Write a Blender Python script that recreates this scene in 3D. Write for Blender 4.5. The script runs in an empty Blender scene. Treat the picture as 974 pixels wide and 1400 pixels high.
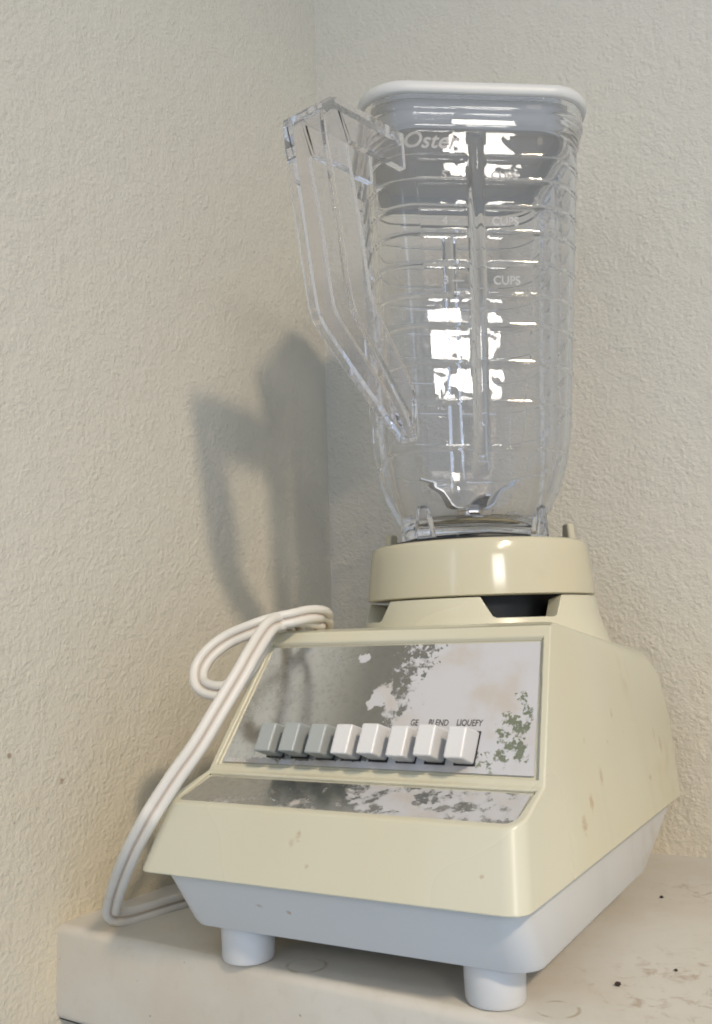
import bpy, bmesh, math, random
from mathutils import Vector, Matrix
R = math.radians
random.seed(7)
scene = bpy.context.scene
COL = scene.collection

# ------------------------------------------------------------------ camera
cam_d = bpy.data.cameras.new('camera')
cam = bpy.data.objects.new('camera', cam_d); COL.objects.link(cam)
fw = Vector((-0.4922459, 0.86146548, 0.1247846))
rt = Vector((0.86575315, 0.49941138, -0.03255396))
up = Vector((0.09036296, -0.09200811, 0.99164966))
m = Matrix((rt, up, -fw)).transposed().to_4x4()
m.translation = Vector((0.21052, -0.32350, 0.14315))
cam.matrix_world = m
cam_d.sensor_fit = 'VERTICAL'; cam_d.sensor_height = 24.0; cam_d.sensor_width = 24.0
cam_d.lens = 22.335; cam_d.clip_start = 0.01; cam_d.clip_end = 50
scene.camera = cam

# ------------------------------------------------------------------ world and lamps
world = bpy.data.worlds.new('World'); scene.world = world; world.use_nodes = True
wb = world.node_tree.nodes['Background']
wb.inputs[0].default_value = (0.51, 0.605, 0.74, 1); wb.inputs[1].default_value = 0.93

def area(name, loc, target, sx, sy, power, col, shape='RECTANGLE'):
    d = bpy.data.lights.new(name, 'AREA'); d.shape = shape; d.size = sx; d.size_y = sy
    d.energy = power; d.color = col
    o = bpy.data.objects.new(name, d); COL.objects.link(o); o.location = loc
    o.rotation_euler = (Vector(target) - Vector(loc)).to_track_quat('-Z', 'Y').to_euler()
    return o
KEYDIR = Vector((0.72, -0.51, 0.575)).normalized()
TGT = Vector((-0.06, 0.17, 0.30))
key = area('ceiling_lamp', TGT + KEYDIR * 3.2, TGT - Vector((0, 0, 0.34)), 0.23, 0.23, 1.22, (1.0, 0.82, 0.60), 'DISK')
key.data.spread = R(26)
# daylight window across the room to the right: three by two panes
WT = Vector((0.02, 0.13, 0.28))
def dirv(az, el): return Vector((math.sin(R(az)) * math.cos(R(el)), -math.cos(R(az)) * math.cos(R(el)), math.sin(R(el))))
WC = WT + dirv(42.6, 11.9) * 2.2
wz = (WT - WC).normalized(); wx = wz.cross(Vector((0, 0, 1))).normalized(); wy = wx.cross(wz)
for i in range(3):
    for j in range(2):
        c = WC + wx * (i - 1) * 0.145 + wy * (j - 0.5) * 0.115
        area('window_pane_lamp', c, c + wz, 0.118, 0.092, 1.05, (1.0, 0.96, 0.90))
UC = WT + dirv(47.7, 28.0) * 2.2
area('jar_highlight_lamp', UC, WT, 0.16, 0.21, 3.0, (1.0, 0.93, 0.82))  # extra weak lamp, added for the bright highlight high on the jar
# cooler daylight from a narrow window behind and left of the camera
CW = WT + dirv(-4, 16) * 2.2
area('side_window_lamp', CW, WT, 0.16, 0.7, 0.9, (0.75, 0.86, 1.0))

scene.view_settings.view_transform = 'Standard'
scene.view_settings.look = 'None'
scene.view_settings.exposure = 0.08
scene.view_settings.gamma = 1.0
scene.view_settings.use_curve_mapping = False
cy = scene.cycles
cy.max_bounces = 32; cy.transmission_bounces = 28; cy.glossy_bounces = 24; cy.diffuse_bounces = 4
cy.transparent_max_bounces = 16
cy.caustics_refractive = True; cy.caustics_reflective = False
cy.sample_clamp_indirect = 1.5; cy.blur_glossy = 0.4
cy.use_denoising = True; cy.filter_width = 1.9


# ------------------------------------------------------------------ material helpers
class NT:
    def __init__(s, name):
        s.mat = bpy.data.materials.new(name); s.mat.use_nodes = True
        s.t = s.mat.node_tree; s.n = s.t.nodes; s.l = s.t.links
        s.b = s.n['Principled BSDF']
        s.tc = s.n.new('ShaderNodeTexCoord')
    def co(s): return s.tc.outputs['Object']
    def link(s, a, b): s.l.new(a, b); return s
    def noise(s, scale, detail=4, rough=0.55, vec=None, dist=0.0):
        n = s.n.new('ShaderNodeTexNoise'); n.inputs['Scale'].default_value = scale
        n.inputs['Detail'].default_value = detail; n.inputs['Roughness'].default_value = rough
        n.inputs['Distortion'].default_value = dist
        s.l.new(vec or s.co(), n.inputs['Vector']); return n.outputs['Fac']
    def mapping(s, scale=(1, 1, 1), loc=(0, 0, 0)):
        n = s.n.new('ShaderNodeMapping'); n.inputs['Scale'].default_value = scale; n.inputs['Location'].default_value = loc
        s.l.new(s.co(), n.inputs['Vector']); return n.outputs[0]
    def ramp(s, v, lo, hi, a=0.0, b=1.0):
        n = s.n.new('ShaderNodeMapRange'); n.interpolation_type = 'SMOOTHSTEP'
        n.inputs[1].default_value = lo; n.inputs[2].default_value = hi; n.inputs[3].default_value = a; n.inputs[4].default_value = b
        s.l.new(v, n.inputs[0]); return n.outputs[0]
    def math(s, op, a, b=None, clamp=False):
        n = s.n.new('ShaderNodeMath'); n.operation = op; n.use_clamp = clamp
        for i, v in enumerate((a, b)):
            if v is None: continue
            if isinstance(v, (int, float)): n.inputs[i].default_value = v
            else: s.l.new(v, n.inputs[i])
        return n.outputs[0]
    def mix(s, f, a, b):
        n = s.n.new('ShaderNodeMix'); n.data_type = 'RGBA'
        for k, v in ((0, f), (6, a), (7, b)):
            if isinstance(v, (int, float)): n.inputs[k].default_value = v
            elif isinstance(v, tuple): n.inputs[k].default_value = (*v[:3], 1)
            else: s.l.new(v, n.inputs[k])
        return n.outputs[2]
    def mixf(s, f, a, b):
        n = s.n.new('ShaderNodeMix'); n.data_type = 'FLOAT'
        for k, v in ((0, f), (2, a), (3, b)):
            if isinstance(v, (int, float)): n.inputs[k].default_value = v
            else: s.l.new(v, n.inputs[k])
        return n.outputs[0]
    def sep(s, vec=None):
        n = s.n.new('ShaderNodeSeparateXYZ'); s.l.new(vec or s.co(), n.inputs[0]); return n.outputs
    def bump(s, h, strength, dist=0.001, prev=None):
        n = s.n.new('ShaderNodeBump'); n.inputs['Strength'].default_value = strength; n.inputs['Distance'].default_value = dist
        s.l.new(h, n.inputs['Height'])
        if prev is not None: s.l.new(prev, n.inputs['Normal'])
        return n.outputs[0]
    def spot(s, p, r, warp=0.0, wsc=300, stretch=None):
        """soft blotch of radius r about p, outline broken by noise"""
        d = s.n.new('ShaderNodeVectorMath'); d.operation = 'SUBTRACT'
        s.l.new(s.co(), d.inputs[0]); d.inputs[1].default_value = p
        v = d.outputs[0]
        if stretch:
            k = s.n.new('ShaderNodeVectorMath'); k.operation = 'MULTIPLY'; s.l.new(v, k.inputs[0]); k.inputs[1].default_value = stretch; v = k.outputs[0]
        ln = s.n.new('ShaderNodeVectorMath'); ln.operation = 'LENGTH'; s.l.new(v, ln.inputs[0])
        x = ln.outputs['Value']
        if warp:
            nz = s.noise(wsc, 3, 0.6)
            x = s.math('ADD', x, s.math('MULTIPLY', s.math('SUBTRACT', nz, 0.5), warp * r * 4))
        return s.ramp(x, r * 1.1, r * 0.35)
    def maxi(s, lst):
        a = lst[0]
        for b in lst[1:]: a = s.math('MAXIMUM', a, b)
        return a
    def set(s, **k):
        for n, v in k.items():
            i = s.b.inputs[n.replace('_', ' ')] if n.replace('_', ' ') in s.b.inputs else s.b.inputs[n]
            if isinstance(v, (int, float)): i.default_value = v
            elif isinstance(v, tuple): i.default_value = (*v[:3], 1)
            else: s.l.new(v, i)
        return s

def m_wall(name, base):
    t = NT(name)
    big = t.noise(5, 3); fine = t.noise(700, 2, 0.5); mid = t.noise(380, 3, 0.6); lump = t.noise(90, 2)
    h = t.math('ADD', t.math('MULTIPLY', mid, t.ramp(lump, 0.3, 0.7, 0.7, 1.3)), t.math('MULTIPLY', fine, 0.3))
    z = t.sep()[2]
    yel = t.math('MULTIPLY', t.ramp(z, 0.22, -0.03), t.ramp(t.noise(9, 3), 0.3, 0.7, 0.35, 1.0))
    c = t.mix(t.math('MULTIPLY', big, 0.35), base, tuple(v * 0.90 for v in base))
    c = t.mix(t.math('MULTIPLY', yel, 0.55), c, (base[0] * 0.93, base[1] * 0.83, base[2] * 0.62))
    sp = t.maxi([t.spot((-0.181, 0.008, 0.088), 0.0019, 0.4, 500), t.spot((-0.180, 0.041, 0.071), 0.0018, 0.5, 500), t.spot((-0.18, 0.012, 0.055), 0.0012, 0.5)])
    c = t.mix(t.math('MULTIPLY', sp, 0.6), c, (0.20, 0.10, 0.05))
    t.set(Base_Color=c, Roughness=0.62, Normal=t.bump(h, 0.62, 0.0017))
    t.b.inputs['Specular IOR Level'].default_value = 0.25
    return t.mat

def m_plastic(name, base, rough=0.3, dirt=0.25, dirtcol=(0.30, 0.19, 0.07), spots=(), yellow=None):
    t = NT(name)
    n1 = t.noise(22, 5, 0.62); n2 = t.noise(160, 4, 0.65); n3 = t.noise(7, 2)
    c = t.mix(t.ramp(n3, 0.35, 0.7), base, tuple(v * 0.93 for v in base))
    if yellow: c = t.mix(t.ramp(t.noise(13, 1.5, 0.5), 0.35, 0.75, 0, 0.6), c, yellow)
    scuff = t.math('MULTIPLY', t.ramp(t.noise(40, 2, 0.5, t.mapping((1, 1, 0.12))), 0.60, 0.72), t.ramp(n3, 0.4, 0.65))
    c = t.mix(t.math('MULTIPLY', scuff, dirt * 0.3), c, tuple(v * 0.62 for v in base))
    d = t.math('MULTIPLY', t.ramp(t.noise(17, 3, 0.5), 0.54, 0.76), t.ramp(t.noise(60, 3, 0.5), 0.42, 0.72))
    c = t.mix(t.math('MULTIPLY', d, dirt), c, dirtcol)
    speck = t.ramp(t.noise(200, 2, 0.5), 0.80, 0.85)
    c = t.mix(t.math('MULTIPLY', speck, dirt * 1.2), c, (0.10, 0.06, 0.03))
    if spots:
        sp = t.maxi([t.spot(p, r, 0.5, 500, st) for p, r, st in spots])
        c = t.mix(t.math('MULTIPLY', t.math('MULTIPLY', sp, t.ramp(n2, 0.3, 0.65, 0.25, 1)), 0.62), c, (0.30, 0.16, 0.06))
    t.set(Base_Color=c, Roughness=t.mixf(n3, rough * 0.8, rough * 1.3), Normal=t.bump(t.noise(40, 1), 0.02, 0.001))
    return t.mat

def m_simple(name, col, rough=0.5, metal=0.0, **k):
    t = NT(name); t.set(Base_Color=col, Roughness=rough, Metallic=metal, **k); return t.mat

def m_glass(name, tint, rough=0.0, ior=1.5):
    t = NT(name); t.set(Base_Color=tint, Roughness=rough, IOR=ior)
    t.b.inputs['Transmission Weight'].default_value = 1.0
    return t.mat

def m_jar(name, tint):
    # clear plastic: the flat parallel-sided stretches of wall pass light straight on (a slab only shifts it),
    # corners, ribs, ridges, rim and floor bend it
    t = NT(name); n = t.n
    t.set(Base_Color=tint, Roughness=0.0, IOR=1.5); t.b.inputs['Transmission Weight'].default_value = 1.0
    lw = n.new('ShaderNodeLayerWeight'); lw.inputs[0].default_value = 0.5
    fac = t.math('ADD', t.math('MULTIPLY', t.math('POWER', lw.outputs['Facing'], 5.0), 0.95), 0.045)
    tr = n.new('ShaderNodeBsdfTransparent'); tr.inputs[0].default_value = (*tint, 1)
    gl = n.new('ShaderNodeBsdfGlossy'); gl.inputs['Roughness'].default_value = 0.02; gl.inputs[0].default_value = (1, 1, 1, 1)
    a = n.new('ShaderNodeMixShader'); t.l.new(fac, a.inputs[0]); t.l.new(tr.outputs[0], a.inputs[1]); t.l.new(gl.outputs[0], a.inputs[2])
    wav = t.bump(t.noise(45, 2), 0.07, 0.004); t.l.new(wav, gl.inputs['Normal'])
    at = n.new('ShaderNodeAttribute'); at.attribute_name = 'flat_wall'
    b = n.new('ShaderNodeMixShader'); t.l.new(t.math('GREATER_THAN', at.outputs['Fac'], 0.5), b.inputs[0])
    t.l.new(t.b.outputs[0], b.inputs[1]); t.l.new(a.outputs[0], b.inputs[2])
    t.l.new(b.outputs[0], n['Material Output'].inputs['Surface'])
    return t.mat

def m_lid(name, col):
    t = NT(name); t.set(Base_Color=col, Roughness=0.35)
    tl = t.n.new('ShaderNodeBsdfTranslucent'); tl.inputs[0].default_value = (*col, 1)
    mx = t.n.new('ShaderNodeMixShader'); mx.inputs[0].default_value = 0.30
    t.l.new(t.b.outputs[0], mx.inputs[1]); t.l.new(tl.outputs[0], mx.inputs[2]); t.l.new(mx.outputs[0], t.n['Material Output'].inputs['Surface'])
    return t.mat

def m_metal_plate(name, lower=False):
    """bright metal plate with a worn, whitened film; object coordinates: x across, y up the slope"""
    t = NT(name); x, y, _ = t.sep()
    n = t.noise(150, 8, 0.78, dist=0.3); n2 = t.noise(42, 5, 0.65); nf = t.noise(420, 4, 0.6)
    if not lower:
        a = t.ramp(x, -0.034, 0.046, -0.42, 0.42)
        low = t.ramp(y, 0.0105, 0.0055, 0.0, 0.46)
        a = t.math('ADD', a, low)
        v = t.math('ADD', t.math('ADD', a, t.math('MULTIPLY', t.math('SUBTRACT', n2, 0.5), 0.8)), t.math('MULTIPLY', t.math('SUBTRACT', n, 0.5), 1.1))
        bl = t.maxi([t.spot((-0.016, 0.0605, 0), 0.005, 0.35, 260, (1, 1.5, 1)), t.spot((-0.002, 0.039, 0), 0.0075, 0.35, 200, (1, 1.2, 1))])
        v = t.math('ADD', v, t.math('MULTIPLY', bl, 0.5))
        sp = t.maxi([t.spot((0.0655, 0.022, 0), 0.020, 0.4, 180, (1.9, 0.85, 1)), t.spot((0.055, 0.008, 0), 0.010, 0.5, 200), t.spot((0.012, 0.062, 0), 0.013, 0.5, 200)])
        v = t.math('SUBTRACT', v, t.math('MULTIPLY', t.math('MULTIPLY', sp, t.ramp(t.noise(330, 6, 0.7), 0.47, 0.55)), 0.8))
        w = t.ramp(v, -0.03, 0.06)
        green = t.math('MULTIPLY', t.ramp(x, 0.03, 0.05), 0.75)
    else:
        v = t.math('ADD', t.math('ADD', t.ramp(x, -0.03, 0.02, -0.25, 0.0), t.math('MULTIPLY', t.math('SUBTRACT', n2, 0.5), 1.2)), t.math('MULTIPLY', t.math('SUBTRACT', n, 0.5), 0.9))
        w = t.ramp(v, -0.10, 0.0); green = 0.0
    film = t.mix(t.ramp(t.noise(38, 5), 0.44, 0.70, 0, 0.75), (0.56, 0.555, 0.57), (0.50, 0.44, 0.37))
    met = t.mix(green, t.mix(t.ramp(x, -0.055, -0.005), (0.90, 0.89, 0.86), (0.34, 0.34, 0.32)) if not lower else (0.62, 0.61, 0.58), (0.42, 0.45, 0.30))
    met = t.mix(t.ramp(nf, 0.45, 0.75, 0, 0.35), met, (0.25, 0.24, 0.21))
    t.set(Base_Color=t.mix(w, met, film), Metallic=t.mixf(w, 0.95, 0.15),
          Roughness=t.mixf(w, t.ramp(n2, 0.3, 0.7, 0.16, 0.30), 0.55),
          Normal=t.bump(t.math('ADD', t.math('MULTIPLY', w, 0.5), t.math('MULTIPLY', nf, 0.25)), 0.25, 0.0004))
    return t.mat

def m_counter():
    t = NT('worn_counter'); n1 = t.noise(12, 5, 0.6); n2 = t.noise(110, 5, 0.7, dist=0.8); x, y, z = t.sep()
    c = t.mix(t.ramp(n1, 0.35, 0.7), (0.62, 0.59, 0.53), (0.57, 0.52, 0.44))
    reg = t.maxi([t.spot((0.125, 0.085, 0), 0.05, 0.4, 40), t.spot((0.10, 0.22, 0), 0.03, 0.4, 50)])
    d = t.math('MULTIPLY', t.ramp(n2, 0.5, 0.68), t.math('ADD', t.math('MULTIPLY', reg, 0.8), 0.10))
    c = t.mix(t.math('MULTIPLY', d, 0.6), c, (0.26, 0.15, 0.08))
    # ring stain left by a cup or foot beside the front foot
    ds = t.n.new('ShaderNodeVectorMath'); ds.operation = 'DISTANCE'; t.l.new(t.co(), ds.inputs[0]); ds.inputs[1].default_value = (-0.030, 0.041, 0)
    dd = t.math('ABSOLUTE', t.math('SUBTRACT', ds.outputs['Value'], 0.0085))
    ring = t.math('MULTIPLY', t.ramp(dd, 0.0012, 0.0003), t.ramp(t.noise(90, 3), 0.35, 0.6))
    ds2 = t.n.new('ShaderNodeVectorMath'); ds2.operation = 'DISTANCE'; t.l.new(t.co(), ds2.inputs[0]); ds2.inputs[1].default_value = (0.083, 0.040, 0)
    dd2 = t.math('ABSOLUTE', t.math('SUBTRACT', ds2.outputs['Value'], 0.008))
    ring2 = t.math('MULTIPLY', t.ramp(dd2, 0.001, 0.0003), t.ramp(t.noise(90, 3), 0.4, 0.6))
    c = t.mix(t.math('MULTIPLY', t.math('MAXIMUM', ring, ring2), 0.55), c, (0.25, 0.19, 0.07))
    speck = t.ramp(t.noise(330, 2), 0.74, 0.79)
    c = t.mix(t.math('MULTIPLY', speck, 0.6), c, (0.14, 0.08, 0.05))
    t.set(Base_Color=c, Roughness=t.mixf(n1, 0.35, 0.55), Normal=t.bump(n2, 0.06, 0.0005))
    return t.mat

M = {}
M['wall_left'] = m_wall('stippled_wall_paint', (0.64, 0.603, 0.515))
M['wall_back'] = m_wall('stippled_wall_paint_back', (0.665, 0.628, 0.545))
M['counter'] = m_counter()
side_spots = [((0.0835, 0.225, 0.083), 0.0022, (1, 1, .35)), ((0.084, 0.115, 0.075), 0.0030, (1, 1, .6)), ((0.083, 0.165, 0.09), 0.002, None), ((0.082, 0.10, 0.092), 0.0016, None),
              ((0.085, 0.095, 0.067), 0.003, (1, 1, .7)), ((-0.0101, 0.006, 0.0631), 0.0020, (1, 1, .7)), ((-0.0126, 0.006, 0.0600), 0.0017, None), ((-0.006, 0.005, 0.061), 0.0013, None), ((-0.004, 0.004, 0.052), 0.0012, None),
              ((0.05, 0.004, 0.058), 0.0012, None), ((0.081, 0.15, 0.10), 0.0016, (1, 1, .5)), ((0.0845, 0.20, 0.062), 0.002, (1, .6, 1)), ((0.082, 0.135, 0.088), 0.0011, None), ((0.083, 0.235, 0.075), 0.0025, (1, 1, .4)), ((0.0855, 0.08, 0.06), 0.0028, (1, .7, .7)), ((0.03, 0.007, 0.066), 0.0012, (.5, 1, 1)), ((0.07, 0.004, 0.055), 0.001, None)]
M['cream'] = m_plastic('aged_cream_plastic', (0.60, 0.575, 0.45), 0.27, 0.30, spots=side_spots, yellow=(0.60, 0.545, 0.385))
M['cream2'] = m_plastic('cream_plastic_gloss', (0.56, 0.52, 0.385), 0.13, 0.12, yellow=(0.56, 0.50, 0.34))
M['grey'] = m_plastic('pale_grey_plastic', (0.61, 0.61, 0.60), 0.38, 0.32, spots=[((-0.02, 0.014, 0.03), 0.0014, None), ((-0.035, 0.014, 0.032), 0.0016, (.6, 1, 1))])
M['foot'] = m_plastic('pale_foot_plastic', (0.63, 0.63, 0.63), 0.35, 0.1)
M['plate'] = m_metal_plate('worn_metal_plate')
M['plate_low'] = m_metal_plate('worn_metal_strip', True)
M['button_white'] = m_plastic('white_button_plastic', (0.68, 0.67, 0.66), 0.3, 0.35)
M['button_grey'] = m_plastic('grey_button_plastic', (0.36, 0.38, 0.37), 0.35, 0.2)
M['dark'] = m_simple('black_rubber', (0.012, 0.012, 0.013), 0.45)
M['ink'] = m_simple('printed_ink', (0.07, 0.065, 0.06), 0.6)
M['cord'] = m_plastic('white_vinyl_cord', (0.70, 0.665, 0.60), 0.42, 0.8, dirtcol=(0.42, 0.25, 0.10))
M['grime'] = m_plastic('grimy_vinyl', (0.60, 0.53, 0.46), 0.6, 0.6)
M['glass'] = m_jar('clear_jar_plastic', (0.998, 0.994, 0.999))
M['glass_handle'] = m_glass('clear_handle_plastic', (0.982, 0.970, 0.985), 0.0, 1.46)
M['emboss'] = m_glass('frosted_lettering', (0.93, 0.92, 0.93), 0.28)
M['lid'] = m_lid('ivory_lid_plastic', (0.80, 0.79, 0.76))
M['steel'] = m_simple('blade_steel', (0.62, 0.60, 0.58), 0.22, 1.0)
M['crumb'] = m_simple('burnt_crumb', (0.03, 0.02, 0.015), 0.8)

# ------------------------------------------------------------------ mesh helpers
def mesh_from(name, verts, faces, smooth=False):
    me = bpy.data.meshes.new(name); me.from_pydata(verts, [], faces); me.update()
    bm = bmesh.new(); bm.from_mesh(me); bmesh.ops.recalc_face_normals(bm, faces=bm.faces); bm.to_mesh(me); bm.free()
    if smooth:
        for p in me.polygons: p.use_smooth = True
    return me
def put(name, me, mat, parent=None, loc=None, mw=None):
    o = bpy.data.objects.new(name, me); COL.objects.link(o)
    if mat is not None and not me.materials: me.materials.append(mat)
    if parent is not None:
        o.parent = parent
        if 'off' in parent: o.matrix_parent_inverse = Matrix.Translation(-Vector(parent['off'][:]))
    if mw is not None: o.matrix_basis = mw
    elif loc is not None: o.location = loc
    return o
def bm_mesh(name, bm, smooth=False):
    bmesh.ops.recalc_face_normals(bm, faces=bm.faces)
    me = bpy.data.meshes.new(name); bm.to_mesh(me); bm.free()
    if smooth:
        for p in me.polygons: p.use_smooth = True
    return me
def auto_smooth(o, angle=35):
    for p in o.data.polygons: p.use_smooth = True
    o.data.set_sharp_from_angle(angle=R(angle))
def bevel(o, w, seg=3, ang=25):
    b = o.modifiers.new('bevel', 'BEVEL'); b.width = w; b.segments = seg; b.limit_method = 'ANGLE'; b.angle_limit = R(ang); b.harden_normals = True
    for p in o.data.polygons: p.use_smooth = True
def lathe(profile, n=96, cap0=False, cap1=False, ctr=(0, 0, 0)):
    V = []; F = []
    for r, z in profile:
        for i in range(n):
            a = 2 * math.pi * i / n; V.append((ctr[0] + r * math.cos(a), ctr[1] + r * math.sin(a), ctr[2] + z))
    for k in range(len(profile) - 1):
        for i in range(n): j = (i + 1) % n; F.append((k * n + i, k * n + j, (k + 1) * n + j, (k + 1) * n + i))
    if cap0: F.append(tuple(range(n)))
    if cap1: F.append(tuple((len(profile) - 1) * n + i for i in range(n)))
    return V, F
def tag(o, label, cat, group=None):
    o['label'] = label; o['category'] = cat
    if group: o['group'] = group
def text_mesh(s, size, shear=0.0, extrude=0.0003):
    cu = bpy.data.curves.new('lettering', 'FONT'); cu.body = s; cu.size = size; cu.shear = shear; cu.extrude = extrude
    cu.offset = size * 0.012; cu.align_x = 'CENTER'; cu.resolution_u = 4
    o = bpy.data.objects.new('tmp', cu); COL.objects.link(o)
    me = bpy.data.meshes.new_from_object(o.evaluated_get(bpy.context.evaluated_depsgraph_get()))
    bpy.data.objects.remove(o); bpy.data.curves.remove(cu)
    me.name = 'lettering'
    return me

# ------------------------------------------------------------------ the setting
KX, KY = -0.172, 0.304
def wall(name, a, b, z0, z1, mat, nrm):
    th = 0.06
    n = Vector(nrm).normalized() * -th
    a, b = Vector((*a, 0)), Vector((*b, 0))
    V = [(a.x, a.y, z0), (b.x, b.y, z0), (b.x, b.y, z1), (a.x, a.y, z1)]
    V += [(v[0] + n.x, v[1] + n.y, v[2]) for v in V]
    F = [(0, 1, 2, 3), (4, 5, 6, 7), (0, 1, 5, 4), (1, 2, 6, 5), (2, 3, 7, 6), (3, 0, 4, 7)]
    o = put(name, mesh_from(name, V, F), mat); o['kind'] = 'structure'; return o
wl0 = (KX - 0.03 * 0.9, KY - 0.9)
wall('wall_left', wl0, (KX + 0.03 * 0.03, KY + 0.03), -0.5, 2.3, M['wall_left'], (1, -0.03, 0))
wall('wall_back', (KX - 0.03, KY + 0.0005), (1.0, KY - 0.011), -0.5, 2.3, M['wall_back'], (0, -1, 0))

# countertop slab with a rounded front edge, running from the left wall to the right
def counter():
    prof = []  # (offset back from the front edge line, z)
    r = 0.0045; th = 0.046
    prof.append((0.002, -th))
    for k in range(5): a = R(-90 + 90 * k / 4) ; prof.append((0.004 - 0.004 * math.cos(a), -th + 0.004 + 0.004 * math.sin(a)))
    for k in range(9): a = R(90 * k / 8); prof.append((r - r * math.cos(a), -r + r * math.sin(a)))
    xs = [-0.1815 + (0.75 + 0.1815) * k / 60 for k in range(61)]
    V = []; F = []
    def front(x): return 0.0300 - 0.066 * (x + 0.05) if x < 0.03 else 0.0247 - 0.03 * (x - 0.03)
    L = len(prof)
    for x in xs:
        f = front(x)
        for o_, z in prof: V.append((x, f + o_, z))
        V.append((x, KY - 0.001, 0)); V.append((x, KY - 0.001, -th))
    n = L + 2
    for i in range(len(xs) - 1):
        for k in range(n): F.append((i * n + k, i * n + (k + 1) % n, (i + 1) * n + (k + 1) % n, (i + 1) * n + k))
    F.append(tuple(range(n))); F.append(tuple((len(xs) - 1) * n + k for k in range(n)))
    o = put('countertop', mesh_from('countertop', V, F), M['counter']); auto_smooth(o, 40); o['kind'] = 'structure'
    # recessed cabinet front under the counter
    bm = bmesh.new(); bmesh.ops.create_cube(bm, size=1)
    for v in bm.verts: v.co = Vector((0.284 + v.co.x * 0.93, 0.175 + v.co.y * 0.24, -0.27 + v.co.z * 0.447))
    c = put('cabinet_front', bm_mesh('cabinet_front', bm), m_simple('cabinet_paint', (0.30, 0.30, 0.31), 0.6)); c['kind'] = 'structure'
counter()

# ------------------------------------------------------------------ motor base
BASE = bpy.data.objects.new('kitchen_blender', None); COL.objects.link(BASE); BASE.location = (0, 0.134, 0); BASE['off'] = (0, 0.134, 0)
BASE.empty_display_size = 0.05
tag(BASE, 'cream plastic blender motor base with worn metal button panel standing on the counter', 'blender')
ws, zs, kk = 0.0872, 0.0429, 0.1247
w = lambda z: ws - kk * (z - zs)
PB = Vector((0, 0.0408, 0.0812)); PT = Vector((0, 0.0838, 0.1438))
prof = [(0.0, zs), (0.0100, 0.0711), (0.0408, 0.0812), (0.0838, 0.1438), (0.100, 0.1450), (0.19, 0.1350), (0.245, 0.1290), (0.272, 0.117), (0.279, 0.085), (0.2684, zs)]
def housing():
    bm = bmesh.new()
    Lv = [bm.verts.new((-w(z), y, z)) for y, z in prof]; Rv = [bm.verts.new((w(z), y, z)) for y, z in prof]
    Lv[0].co.x -= 0.0045
    n = len(prof); faces = []
    for i in range(n):
        j = (i + 1) % n; faces.append(bm.faces.new((Lv[i], Lv[j], Rv[j], Rv[i])))
    bm.faces.new(Lv); bm.faces.new(list(reversed(Rv)))
    bmesh.ops.recalc_face_normals(bm, faces=bm.faces)
    bm.edges.ensure_lookup_table()
    low = faces[1]; upp = faces[2]
    def near(e, a, b):
        a, b = [(v[0] - 0.0045, *v[1:]) if (v[0] < 0 and v[1] == 0.0) else v for v in (a, b)]
        s = {tuple(round(c, 4) for c in v.co) for v in e.verts}
        return s == {tuple(round(c, 4) for c in a), tuple(round(c, 4) for c in b)}
    es_big = [e for e in bm.edges if any(near(e, (s * w(prof[i][1]), *prof[i]), (s * w(prof[i + 1][1]), *prof[i + 1])) for s in (-1, 1) for i in (0,))]
    es_back = [e for e in bm.edges if any(near(e, (s * w(prof[i][1]), *prof[i]), (s * w(prof[i + 1][1]), *prof[i + 1])) for s in (-1, 1) for i in (4, 5, 6, 7, 8))]
    bmesh.ops.bevel(bm, geom=es_big, offset=0.008, segments=5, profile=0.5, affect='EDGES')
    es_back = [e for e in es_back if e.is_valid]
    bmesh.ops.bevel(bm, geom=es_back, offset=0.010, segments=5, profile=0.5, affect='EDGES')
    # find the two panel faces again and sink them
    pn_u = Vector((0, -(PT - PB).z, (PT - PB).y)).normalized()
    d = Vector((0, 0.0408 - 0.0100, 0.0812 - 0.0711)); pn_l = Vector((0, -d.z, d.y)).normalized()
    for pn, th in ((pn_u, 0.0045), (pn_l, 0.0040)):
        bm.normal_update()
        f = max((f for f in bm.faces if f.normal.dot(pn) > 0.999), key=lambda f: f.calc_area())
        bmesh.ops.inset_region(bm, faces=[f], thickness=th, depth=0.0)
        f = max((f for f in bm.faces if f.normal.dot(pn) > 0.999), key=lambda f: f.calc_area())
        if pn is pn_u:      # wider rim along the top edge
            for v in f.verts:
                if v.co.z > 0.11: v.co -= (PT - PB).normalized() * 0.0035
        r = bmesh.ops.extrude_discrete_faces(bm, faces=[f])
        for v in r['faces'][0].verts: v.co -= pn * 0.0022
    o = put('housing', bm_mesh('housing', bm), M['cream'], BASE)
    bevel(o, 0.0016, 3, 22)
    return o
housing()

def lower():
    # tapered tray under the housing
    lev = [(zs + 0.004, 0.0826, 0.0062, 0.260, 0.010), (0.040, 0.0824, 0.0075, 0.258, 0.010), (0.019, 0.0822, 0.0215, 0.200, 0.012), (0.0165, 0.0808, 0.0235, 0.197, 0.011), (0.0154, 0.078, 0.0265, 0.194, 0.010)]
    V = []; F = []; n = None
    for z, hx, y0, y1, r in lev:
        ring = []
        for cx, cy_, a0 in ((hx - r, y1 - r, 0), (-hx + r, y1 - r, 90), (-hx + r, y0 + r, 180), (hx - r, y0 + r, 270)):
            for k in range(9): a = R(a0 + 90 * k / 8); ring.append((cx + r * math.cos(a), cy_ + r * math.sin(a), z))
        n = len(ring); V += ring
    for k in range(len(lev) - 1):
        for i in range(n): j = (i + 1) % n; F.append((k * n + i, k * n + j, (k + 1) * n + j, (k + 1) * n + i))
    F.append(tuple(range(n))); F.append(tuple((len(lev) - 1) * n + i for i in range(n)))
    o = put('lower_tray', mesh_from('lower_tray', V, F), M['grey'], BASE); auto_smooth(o, 30)
lower()
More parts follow.
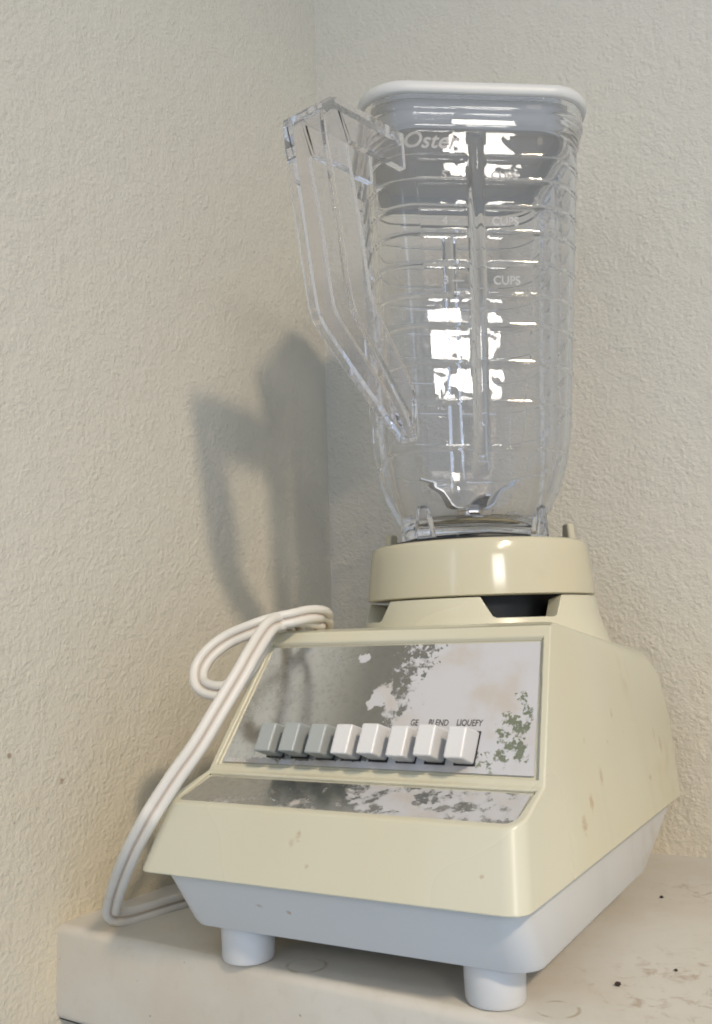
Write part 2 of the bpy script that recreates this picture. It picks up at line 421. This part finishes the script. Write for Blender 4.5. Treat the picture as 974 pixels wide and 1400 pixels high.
V, F = lathe([(0.0098, 0.0), (0.0112, 0.0004), (0.0118, 0.0018), (0.0122, 0.017)], 40, True, True)
foot_me = mesh_from('foot', V, F)
for x, y in ((0.059, 0.0383), (-0.059, 0.0383), (0.050, 0.150), (-0.050, 0.150)):
    o = put('foot', foot_me, M['foot'], BASE, loc=(x, y, 0)); 
auto_smooth(o, 40)

# neck with four vent notches, dark motor well inside
def neck():
    C = (0, 0.1845); zl = [0.122, 0.135, 0.1440, 0.1480, 0.1487, 0.1510, 0.1550, 0.1588]
    def rad(z): return 0.0633 + max(0, 0.1588 - z) * 0.22 + max(0, 0.146 - z) * 0.12
    V = []; F = []; rows = []
    for z in zl:
        hw = 15.0 + 5.5 * max(0, min(1, (z - 0.1480) / 0.0108)) - (1.2 if z <= 0.1480 else 0)
        row = []
        for qd in range(4):
            c = 43 + 90 * qd
            for k in range(12): row.append(c - hw + 2 * hw * k / 12)
            for k in range(24): row.append(c + hw + (90 - 2 * hw) * k / 24)
        rows.append(row)
        for az in row: a = R(az); V.append((C[0] + rad(z) * math.sin(a), C[1] - rad(z) * math.cos(a), z))
    n = len(rows[0])
    for k in range(len(zl) - 1):
        for i in range(n):
            if (i % 36) < 12 and zl[k] >= 0.1479: continue
            j = (i + 1) % n; F.append((k * n + i, k * n + j, (k + 1) * n + j, (k + 1) * n + i))
    me = mesh_from('neck', V, F)
    o = put('neck', me, M['cream'], BASE)
    sgn = 1 if sum(p.normal.dot(Vector((p.center.x, p.center.y - 0.1845, 0))) for p in me.polygons) > 0 else -1
    s = o.modifiers.new('wall', 'SOLIDIFY'); s.thickness = 0.010; s.offset = -sgn
    bevel(o, 0.0006, 2, 40)
    V, F = lathe([(0.046, 0.12), (0.046, 0.1625)], 64, ctr=(0, 0.1845, 0))
    put('motor_well', mesh_from('motor_well', V, F, True), M['dark'], BASE)
neck()
# collar ring that takes the jar
rp = [(0.050, 0.1594), (0.0632, 0.1594), (0.0640, 0.1600), (0.0636, 0.166), (0.0622, 0.180), (0.0613, 0.1866), (0.0604, 0.1884), (0.0585, 0.1893), (0.0560, 0.1890), (0.0545, 0.187), (0.0535, 0.168), (0.0, 0.168)]
V, F = lathe(rp, 128, ctr=(0, 0.1845, 0))
o = put('collar_ring', mesh_from('collar_ring', V, F), M['cream2'], BASE); auto_smooth(o, 50)
# locating lugs on the ring
def lug(az, h):
    bm = bmesh.new(); bmesh.ops.create_cube(bm, size=1)
    for v in bm.verts:
        top = v.co.z > 0
        v.co = Vector((v.co.x * (0.0075 if top else 0.012), v.co.y * 0.0045, 0.184 + (h + 0.005 if top else 0)))
    rot = Matrix.Translation((0, 0.1845, 0)) @ Matrix.Rotation(R(az), 4, 'Z') @ Matrix.Translation((0, -0.0575, 0))
    bmesh.ops.transform(bm, matrix=rot, verts=bm.verts)
    o = put('locating_lug', bm_mesh('locating_lug', bm), M['cream2'], BASE); bevel(o, 0.0015, 3)
lug(22.5 + 112, 0.0135); lug(22.5 - 116, 0.0120)

# ---- button panel (local frame: x across, y up the slope, z out of the panel)
pv = (PT - PB).normalized(); pn = Vector((0, -pv.z, pv.y)); LEN = (PT - PB).length
PM = Matrix((Vector((1, 0, 0)), pv, pn)).transposed().to_4x4(); PM.translation = PB
def wp(v): return w((PB + pv * v).z)
def plate(name, M4, v0, v1, w0, w1, mat, z):
    V = [(-w0, v0, z), (w0, v0, z), (w1, v1, z), (-w1, v1, z)]; V += [(x, y, z - 0.0008) for x, y, _ in V]
    F = [(0, 1, 2, 3), (7, 6, 5, 4), (0, 1, 5, 4), (1, 2, 6, 5), (2, 3, 7, 6), (3, 0, 4, 7)]
    o = put(name, mesh_from(name, V, F), mat, BASE, mw=M4)
    return o
plate('button_plate', PM, 0.0048, LEN - 0.0083, wp(0.0048) - 0.0050, wp(LEN - 0.0083) - 0.0050, M['plate'], -0.0012)
d = Vector((0, 0.0308, 0.0101)); lv = d.normalized(); lnrm = Vector((0, -lv.z, lv.y))
LM = Matrix((Vector((1, 0, 0)), lv, lnrm)).transposed().to_4x4(); LM.translation = Vector((0, 0.0100, 0.0711))
plate('lower_plate', LM, 0.0043, d.length - 0.0043, w(0.0725) - 0.0046, w(0.0800) - 0.0046, M['plate_low'], -0.0012)
# buttons
def button_me():
    bm = bmesh.new(); hw = 0.00415
    side = [(0.0090, -0.003), (0.0240, -0.003), (0.0190, 0.0118), (0.0050, 0.0110)]
    A = [bm.verts.new((-hw, y, z)) for y, z in side]; B = [bm.verts.new((hw, y, z)) for y, z in side]
    for i in range(4): j = (i + 1) % 4; bm.faces.new((A[i], A[j], B[j], B[i]))
    bm.faces.new(A); bm.faces.new(list(reversed(B)))
    return bm_mesh('button', bm)
bw = button_me(); bw.materials.append(M['button_white']); bg = button_me(); bg.materials.append(M['button_grey'])
lift = [0.0, 0.0008, 0.0, 0.0003, 0.0014, 0.0, 0.0016, 0.0006]
for i in range(8):
    x = -0.0480 + 0.01349 * i
    Mx = PM @ Matrix.Translation((x, 0, -0.0004 + lift[i]))
    o = put('button', bg if i < 3 else bw, None, BASE, mw=Mx); bevel(o, 0.0010, 3)
    if i < 3: o['label'] = 'grey speed button'
    else: o['label'] = 'white speed button'
    s = plate('button_slot', PM @ Matrix.Translation((x, 0, 0.0)), 0.0078, 0.0236, 0.0047, 0.0047, M['dark'], -0.0008)
# printed speed names
for s, x, y in (('LIQUEFY', 0.0450, 0.0262), ('BLEND', 0.0306, 0.0260), ('GE', 0.0190, 0.0258)):
    me = text_mesh(s, 0.0042, 0, 0.00004)
    Mx = PM @ Matrix.Translation((x, y, -0.0011)) @ Matrix.Diagonal((0.74, 1, 1, 1))
    o = put('lettering', me, M['ink'], BASE, mw=Mx)

# ---- power cord: two conductors side by side
def smooth_path(P, n=14):
    out = []
    P = [Vector(p) for p in P]; Q = [2 * P[0] - P[1]] + P + [2 * P[-1] - P[-2]]
    for i in range(1, len(Q) - 2):
        a, b, c, d_ = Q[i - 1:i + 3]
        for k in range(n):
            t = k / n
            out.append(0.5 * ((2 * b) + (c - a) * t + (2 * a - 5 * b + 4 * c - d_) * t * t + (3 * b - a - 3 * c + d_) * t ** 3))
    out.append(P[-1]); return out
CAMP = Vector((0.21052, -0.32350, 0.14315))
def cord(P, side_hint=None):
    pts = smooth_path(P); r = 0.00235; off = 0.00225
    sec = []
    for c, a0, a1 in ((off, -166, 166), (-off, 14, 346)):
        for k in range(10): a = R(a0 + (a1 - a0) * k / 9); sec.append((c + r * math.cos(a), r * math.sin(a)))
    V = []; F = []; n = len(sec); prevS = None
    for i, p in enumerate(pts):
        T = (pts[min(i + 1, len(pts) - 1)] - pts[max(i - 1, 0)]).normalized()
        view = (CAMP - p).normalized() if side_hint is None else Vector(side_hint)
        S = T.cross(view)
        if prevS is None: S = S.normalized()
        else:
            S = S.normalized()
            if S.dot(prevS) < 0: S = -S
            S = (prevS * 0.7 + S * 0.3); S = (S - T * S.dot(T)).normalized()
        prevS = S; N = S.cross(T)
        for a, b in sec: V.append(p + S * a + N * b)
    for i in range(len(pts) - 1):
        for k in range(n): j = (k + 1) % n; F.append((i * n + k, i * n + j, (i + 1) * n + j, (i + 1) * n + k))
    F.append(tuple(range(n))); F.append(tuple((len(pts) - 1) * n + k for k in range(n)))
    o = put('power_cord', mesh_from('power_cord', [tuple(v) for v in V], F, True), M['cord'], BASE)
    o.data.materials.append(M['grime'])
    for i, p in enumerate(o.data.polygons[:(len(pts) - 1) * n]): p.material_index = 1 if (i % n) in (8, 9, 10, 18, 19, 0) else 0
    auto_smooth(o, 50); return o
cord([(-0.096, 0.175, 0.085), (-0.093, 0.158, 0.115), (-0.082, 0.140, 0.1385), (-0.0655, 0.122, 0.1475), (-0.0575, 0.103, 0.1490), (-0.0575, 0.085, 0.1512), (-0.0611, 0.0731, 0.1494), (-0.0606, 0.0615, 0.1466), (-0.0588, 0.0449, 0.1348), (-0.0591, 0.0365, 0.1261), (-0.0628, 0.0245, 0.1104), (-0.0681, 0.0153, 0.0952),
      (-0.0754, 0.0090, 0.0825), (-0.0822, 0.0047, 0.0709), (-0.0871, 0.003, 0.0631), (-0.1013, 0.008, 0.0476), (-0.1195, 0.02, 0.0314), (-0.1392, 0.036, 0.0155), (-0.147, 0.044, 0.0074), (-0.1475, 0.054, 0.0034), (-0.1440, 0.070, 0.0030), (-0.1400, 0.090, 0.0030), (-0.12, 0.16, 0.0030), (-0.06, 0.25, 0.0030), (0.0, 0.26, 0.02)])
cord([(-0.100, 0.180, 0.080), (-0.097, 0.163, 0.112), (-0.086, 0.146, 0.1390), (-0.0700, 0.128, 0.1500), (-0.0560, 0.105, 0.1525), (-0.0545, 0.090, 0.1530), (-0.0575, 0.0765, 0.1510), (-0.0649, 0.0703, 0.1492), (-0.0723, 0.0637, 0.1463), (-0.083, 0.0581, 0.1416), (-0.0891, 0.0512, 0.1351), (-0.0914, 0.046, 0.1276), (-0.0873, 0.0414, 0.1208), (-0.0786, 0.0393, 0.1179),
      (-0.0703, 0.0409, 0.1184), (-0.0675, 0.0489, 0.1248), (-0.0675, 0.0600, 0.1344), (-0.0700, 0.0741, 0.1450), (-0.072, 0.085, 0.1500), (-0.076, 0.105, 0.1480), (-0.084, 0.125, 0.138), (-0.094, 0.15, 0.11)])

# ------------------------------------------------------------------ jar
AZ = 22.51; JC = Vector((0, 0.1845, 0.190)) - 0.0035 * Vector((math.cos(R(AZ)), math.sin(R(AZ)), 0))
toC = Vector((math.sin(R(AZ)), -math.cos(R(AZ)), 0))
JM = Matrix.Translation(JC) @ Matrix.Rotation(R(-0.9), 4, toC) @ Matrix.Rotation(R(-1.08), 4, Vector((math.cos(R(AZ)), math.sin(R(AZ)), 0))) @ Matrix.Rotation(R(34.3), 4, 'Z')
JAR = bpy.data.objects.new('blender_jar', None); COL.objects.link(JAR); JAR.matrix_world = JM; JAR.empty_display_size = 0.05
tag(JAR, 'clear square plastic pitcher with measuring ridges and a handle, seated on the motor base', 'pitcher')
NS, NA = 52, 12
def rsq(h, r):
    """rounded square ring: list of (pos, normal, side index, s along side or None)"""
    out = []
    f = h - r
    for sd in range(4):
        a0 = -90 + 90 * sd; c, s_ = math.cos(R(a0)), math.sin(R(a0)); n = Vector((c, s_, 0)); t = Vector((-s_, c, 0))
        for k in range(NS):
            q = -1 + 2 * k / NS; cc_ = -0.003
            s = cc_ + (f - cc_ if q > 0 else f + cc_) * math.copysign(abs(q) ** 1.7, q)
            out.append((n * h + t * s, n, s))
        cc = n * f + t * f
        for k in range(NA): a = R(a0 + 90 * k / NA); nn = Vector((math.cos(a), math.sin(a), 0)); out.append((cc + nn * r, nn, None))
    return out
def interp(tab, z):
    if z <= tab[0][0]: return tab[0][1:]
    for a, b in zip(tab, tab[1:]):
        if z <= b[0]:
            t = (z - a[0]) / (b[0] - a[0]); t2 = t
            return tuple(x + (y - x) * t2 for x, y in zip(a[1:], b[1:]))
    return tab[-1][1:]
# z (jar local), outer half size, corner radius
OUT = [(0.000, 0.0365, 0.034), (0.008, 0.0385, 0.035), (0.018, 0.0430, 0.034), (0.028, 0.0470, 0.032), (0.040, 0.0500, 0.030), (0.055, 0.0520, 0.028), (0.075, 0.0532, 0.027), (0.140, 0.0564, 0.026), (0.205, 0.0596, 0.025),
       (0.2205, 0.0603, 0.025), (0.2222, 0.0614, 0.0255), (0.2265, 0.0616, 0.0255), (0.2280, 0.0626, 0.026), (0.2300, 0.0628, 0.026), (0.2312, 0.0636, 0.027), (0.2395, 0.0637, 0.027)]
MARKS = [0.2060, 0.1923, 0.1779, 0.1631, 0.1460, 0.1288, 0.1121, 0.0918, 0.0705, 0.0464]
def ribamp(z):
    top = 0.2180
    if z > top or z < 0.030: return 0.0
    a = min(1, (top - z) / 0.010); a = math.sqrt(max(0, 1 - (1 - a) ** 2))
    return a * min(1, (z - 0.030) / 0.03)
FLAT = []
def jar_ring(z, inner, th=0.0028):
    h, r = interp(OUT, z)
    if inner:
        h0, r0 = interp(OUT, min(z, 0.212)); h, r = h0 - th, r0 - th
        if z > 0.212: h, r = 0.0572, 0.0222
    ra = ribamp(z); out = []; fl = []
    g = 0.0
    if not inner:
        for zk in MARKS: g += math.exp(-((z - zk) / 0.00075) ** 2)
    f = h - r
    for p, n, s in rsq(h, r):
        dpl = 0.0
        if s is not None:
            s += 0.003
            if ra and not inner and abs(s) < 0.0042: dpl += 0.0040 * ra * math.sqrt(1 - (s / 0.0042) ** 2)
            if g > 1e-3:
                dpl += 0.0011 * g * max(0, min(1, (abs(s) - 0.0050) / 0.0015))
        elif g > 1e-3: dpl += 0.0006 * g
        out.append((p.x + n.x * dpl, p.y + n.y * dpl, z))
        fl.append(1.0 if (s is not None and 0.012 < z < 0.2195 and abs(s) < f * 0.97 and (ra == 0 or abs(s) > 0.0046) and (inner or g < 0.03)) else 0.0)
    FLAT.append(fl)
    return out
def jar_body():
    V = []; F = []
    def levels(a, b, step):
        k = int((b - a) / step); return [a + (b - a) * i / k for i in range(k + 1)]
    oz = set(levels(0.0, 0.2395, 0.0022))
    for zk in MARKS:
        for dz in (-0.0013, -0.0009, -0.0006, -0.0003, 0, 0.0003, 0.0006, 0.0009, 0.0013): oz.add(zk + dz)
    for t in OUT: oz.add(t[0])
    oz = sorted(oz); oz = [z for i, z in enumerate(oz) if i == 0 or z - oz[i - 1] > 0.00005]
    iz = levels(0.014, 0.2395, 0.003)
    rings = [jar_ring(z, False) for z in oz] + [jar_ring(z, True) for z in reversed(iz)]
    n = len(rings[0])
    # inner floor: shrink to a dish
    base = rings[-1]
    for sc, zz in ((0.9, 0.0105), (0.72, 0.0088), (0.45, 0.0080)):
        rings.append([(x * sc, y * sc, zz) for x, y, _ in base])
    b0 = rings[0]
    flat = [[0.0] * n] * 3 + FLAT + [[0.0] * n] * 3
    rings = [[(x * 0.45, y * 0.45, -0.002) for x, y, _ in b0], [(x * 0.9, y * 0.9, -0.002) for x, y, _ in b0], [(x * 0.98, y * 0.98, -0.001) for x, y, _ in b0]] + rings
    for r_ in rings: V += r_
    for k in range(len(rings) - 1):
        for i in range(n): j = (i + 1) % n; F.append((k * n + i, k * n + j, (k + 1) * n + j, (k + 1) * n + i))
    F.append(tuple(range(n))); F.append(tuple((len(rings) - 1) * n + i for i in range(n)))
    o = put('jar_body', mesh_from('jar_body', V, F), M['glass'], JAR); auto_smooth(o, 60)
    at = o.data.attributes.new('flat_wall', 'FLOAT', 'POINT'); at.data.foreach_set('value', [v for r_ in flat for v in r_])
    return o
jb = jar_body()
def handle():
    outer = [(0.0735, 0.2170), (0.1190, 0.2145), (0.1300, 0.2130), (0.1362, 0.2085), (0.1380, 0.2010), (0.1300, 0.1570), (0.1222, 0.1200), (0.1190, 0.1100), (0.1120, 0.1010), (0.0720, 0.0655), (0.0560, 0.0520)]
    inner = [(0.0720, 0.1975), (0.1130, 0.1955), (0.1165, 0.1948), (0.1185, 0.1930), (0.1190, 0.1900), (0.1113, 0.1605), (0.1038, 0.1240), (0.1010, 0.1165), (0.0965, 0.1110), (0.0640, 0.0790), (0.0545, 0.0590)]
    W = [0.027] * 8 + [0.026, 0.019, 0.010]
    P3 = smooth_path([(x, z, w__) for (x, z), w__ in zip(outer, W)], 4); Q3 = smooth_path([(x, z, 0) for x, z in inner], 4)
    n = len(P3); V = []; F = []
    bx = Vector((-math.sin(R(45)), -math.cos(R(45)), 0)); tx = Vector((math.cos(R(45)), -math.sin(R(45)), 0))
    for i in range(n):
        P = Vector(P3[i][:2]); dv = Vector(Q3[i][:2]) - P; d_ = dv.length; nin = dv / d_
        w_ = P3[i][2] / 2; fl, web = min(0.0042, w_ * 0.5), min(0.0055, d_ * 0.5)
        sec = [(0, -w_), (0, w_), (d_, w_), (d_, w_ - fl), (web, w_ - fl), (web, -w_ + fl), (d_, -w_ + fl), (d_, -w_)]
        for dd, tt in sec:
            q_ = P + nin * dd; V.append(bx * q_.x + tx * tt + Vector((0, 0, q_.y)))
    m_ = 8
    for i in range(n - 1):
        for k in range(m_): j = (k + 1) % m_; F.append((i * m_ + k, i * m_ + j, (i + 1) * m_ + j, (i + 1) * m_ + k))
    F.append(tuple(range(m_))); F.append(tuple((n - 1) * m_ + k for k in range(m_)))
    o = put('handle', mesh_from('handle', [tuple(v) for v in V], F), M['glass_handle'], JAR); bevel(o, 0.0018, 4, 28)
handle()
# embossed lettering on the front face
def jar_text(s, size, x, z, shear=0.0, sx=1.0):
    h, _ = interp(OUT, z)
    me = text_mesh(s, size, shear, 0.0003)
    slope = math.atan2(0.0596 - 0.0532, 0.13)
    Mx = Matrix.Translation((x, -h - 0.0001, z)) @ Matrix.Rotation(R(90) + slope, 4, 'X') @ Matrix.Diagonal((sx, 1, 1, 1))
    put('lettering', me, M['emboss'], JAR, mw=Mx)
jar_text('Oster', 0.0125, -0.0285, 0.2105, 0.35)
for z, d_ in ((0.1935, '5'), (0.1680, '4'), (0.1352, '3')):
    jar_text('CUPS', 0.0066, 0.0125, z, 0, 0.95); jar_text(d_ + ' —', 0.0062, -0.0165, z)
# clear locating tabs under the shoulder, one at each corner
tab_bm = bmesh.new(); bmesh.ops.create_cube(tab_bm, size=1)
for v in tab_bm.verts:
    tp = v.co.z > 0
    v.co = Vector((v.co.x * (0.005 if tp else 0.013), v.co.y * 0.005 - (0.0455 if tp else 0.0445), 0.0185 if tp else 0.0012))
tab_me = bm_mesh('locating_tab', tab_bm)
for k in range(4):
    o = put('locating_tab', tab_me, M['glass_handle'], JAR, mw=Matrix.Rotation(R(45 + 90 * k), 4, 'Z')); bevel(o, 0.001, 2)
# blades and seal
V, F = lathe([(0.0385, -0.0045), (0.0455, -0.0045), (0.0462, -0.0035), (0.0462, 0.0000), (0.0455, 0.0006), (0.0395, 0.0006), (0.0385, -0.0045)], 72)
o = put('gasket', mesh_from('gasket', V, F), M['dark'], JAR); auto_smooth(o, 40)
V, F = lathe([(0.0, 0.0), (0.0085, 0.0), (0.0085, 0.008), (0.0075, 0.009), (0.0075, 0.0125), (0.0, 0.0125)], 6)
hub = put('blade_hub', mesh_from('blade_hub', V, F), M['steel'], JAR, loc=(0, 0, 0.0092)); bevel(hub, 0.0006, 2)
def blade_me(up_):
    V = []; F = []
    path = [(0.004, 0.0135), (0.009, 0.0137), (0.0125, 0.016 if up_ else 0.0135), (0.017, 0.0235 if up_ else 0.0155), (0.023, 0.028 if up_ else 0.017), (0.030, 0.0305 if up_ else 0.017)]
    for i, (x, z) in enumerate(path):
        hw = 0.0058 * (1 - 0.75 * (i / 5) ** 2)
        for s in (-1, 1):
            V.append((x, s * hw, z)); V.append((x, s * hw, z - 0.0012))
    for i in range(len(path) - 1):
        a = i * 4; b = a + 4
        F += [(a, a + 2, b + 2, b), (a + 1, b + 1, b + 3, a + 3), (a, b, b + 1, a + 1), (a + 2, a + 3, b + 3, b + 2)]
    F += [(0, 1, 3, 2), (20, 22, 23, 21)]
    me = mesh_from('blade', V, F); me.materials.append(M['steel']); return me
b1, b2 = blade_me(True), blade_me(False)
for k in range(4):
    o = put('blade', b1 if k % 2 == 0 else b2, None, JAR, mw=Matrix.Translation((0, 0, 0.0085)) @ Matrix.Rotation(R(8 + 90 * k), 4, 'Z')); auto_smooth(o, 30)

# ------------------------------------------------------------------ lid
LID = bpy.data.objects.new('jar_lid', None); COL.objects.link(LID); LID.matrix_world = JM @ Matrix.Translation((0, 0, 0.2406)); LID.empty_display_size = 0.05
tag(LID, 'flat ivory plastic lid with rounded corners closing the clear pitcher', 'lid')
def lid():
    lev = [(0.0525, 0.021, -0.014), (0.0545, 0.022, -0.014), (0.0555, 0.0225, -0.0005), (0.0640, 0.0245, -0.0005), (0.0649, 0.025, 0.0002), (0.0653, 0.025, 0.0020), (0.0653, 0.025, 0.0042), (0.0645, 0.0245, 0.0060), (0.0622, 0.025, 0.0070), (0.045, 0.02, 0.0074)]
    V = []; F = []
    for h, r, z in lev: V += [(p.x, p.y, z) for p, _, _ in rsq(h, r)]
    n = 4 * (NS + NA)
    for k in range(len(lev) - 1):
        for i in range(n): j = (i + 1) % n; F.append((k * n + i, k * n + j, (k + 1) * n + j, (k + 1) * n + i))
    base = V[:n]; k0 = len(V)
    V += [(x, y, -0.0025) for x, y, _ in base]
    for i in range(n): j = (i + 1) % n; F.append((i, j, k0 + j, k0 + i))
    F.append(tuple(k0 + i for i in range(n)))
    F.append(tuple((len(lev) - 1) * n + i for i in range(n)))
    o = put('lid_plate', mesh_from('lid_plate', V, F), M['lid'], LID); auto_smooth(o, 50)
    V, F = lathe([(0.024, 0.0), (0.024, 0.0045), (0.022, 0.006), (0.0, 0.006)], 48)
    o = put('filler_cap', mesh_from('filler_cap', V, F), M['lid'], LID, loc=(0, 0, 0.0073)); auto_smooth(o, 40)
lid()

# ------------------------------------------------------------------ crumbs on the counter
def crumb(x, y, r, label):
    bm = bmesh.new(); bmesh.ops.create_icosphere(bm, subdivisions=2, radius=r)
    for v in bm.verts:
        v.co *= 1 + random.uniform(-0.3, 0.25); v.co.z *= 0.6
    zmin = min(v.co.z for v in bm.verts)
    for v in bm.verts: v.co.z -= zmin
    o = put('crumb', bm_mesh('crumb', bm), M['crumb'], loc=(x, y, 0)); tag(o, label, 'crumb', 'crumbs on the counter')
crumb(0.097, 0.0727, 0.0014, 'largest dark crumb on the counter right of the front foot')
crumb(0.0855, 0.2038, 0.0010, 'tiny dark crumb on the counter beside the rear of the blender base')
crumb(0.1143, 0.0986, 0.0008, 'tiny dark crumb on the dirty counter near the right picture edge')
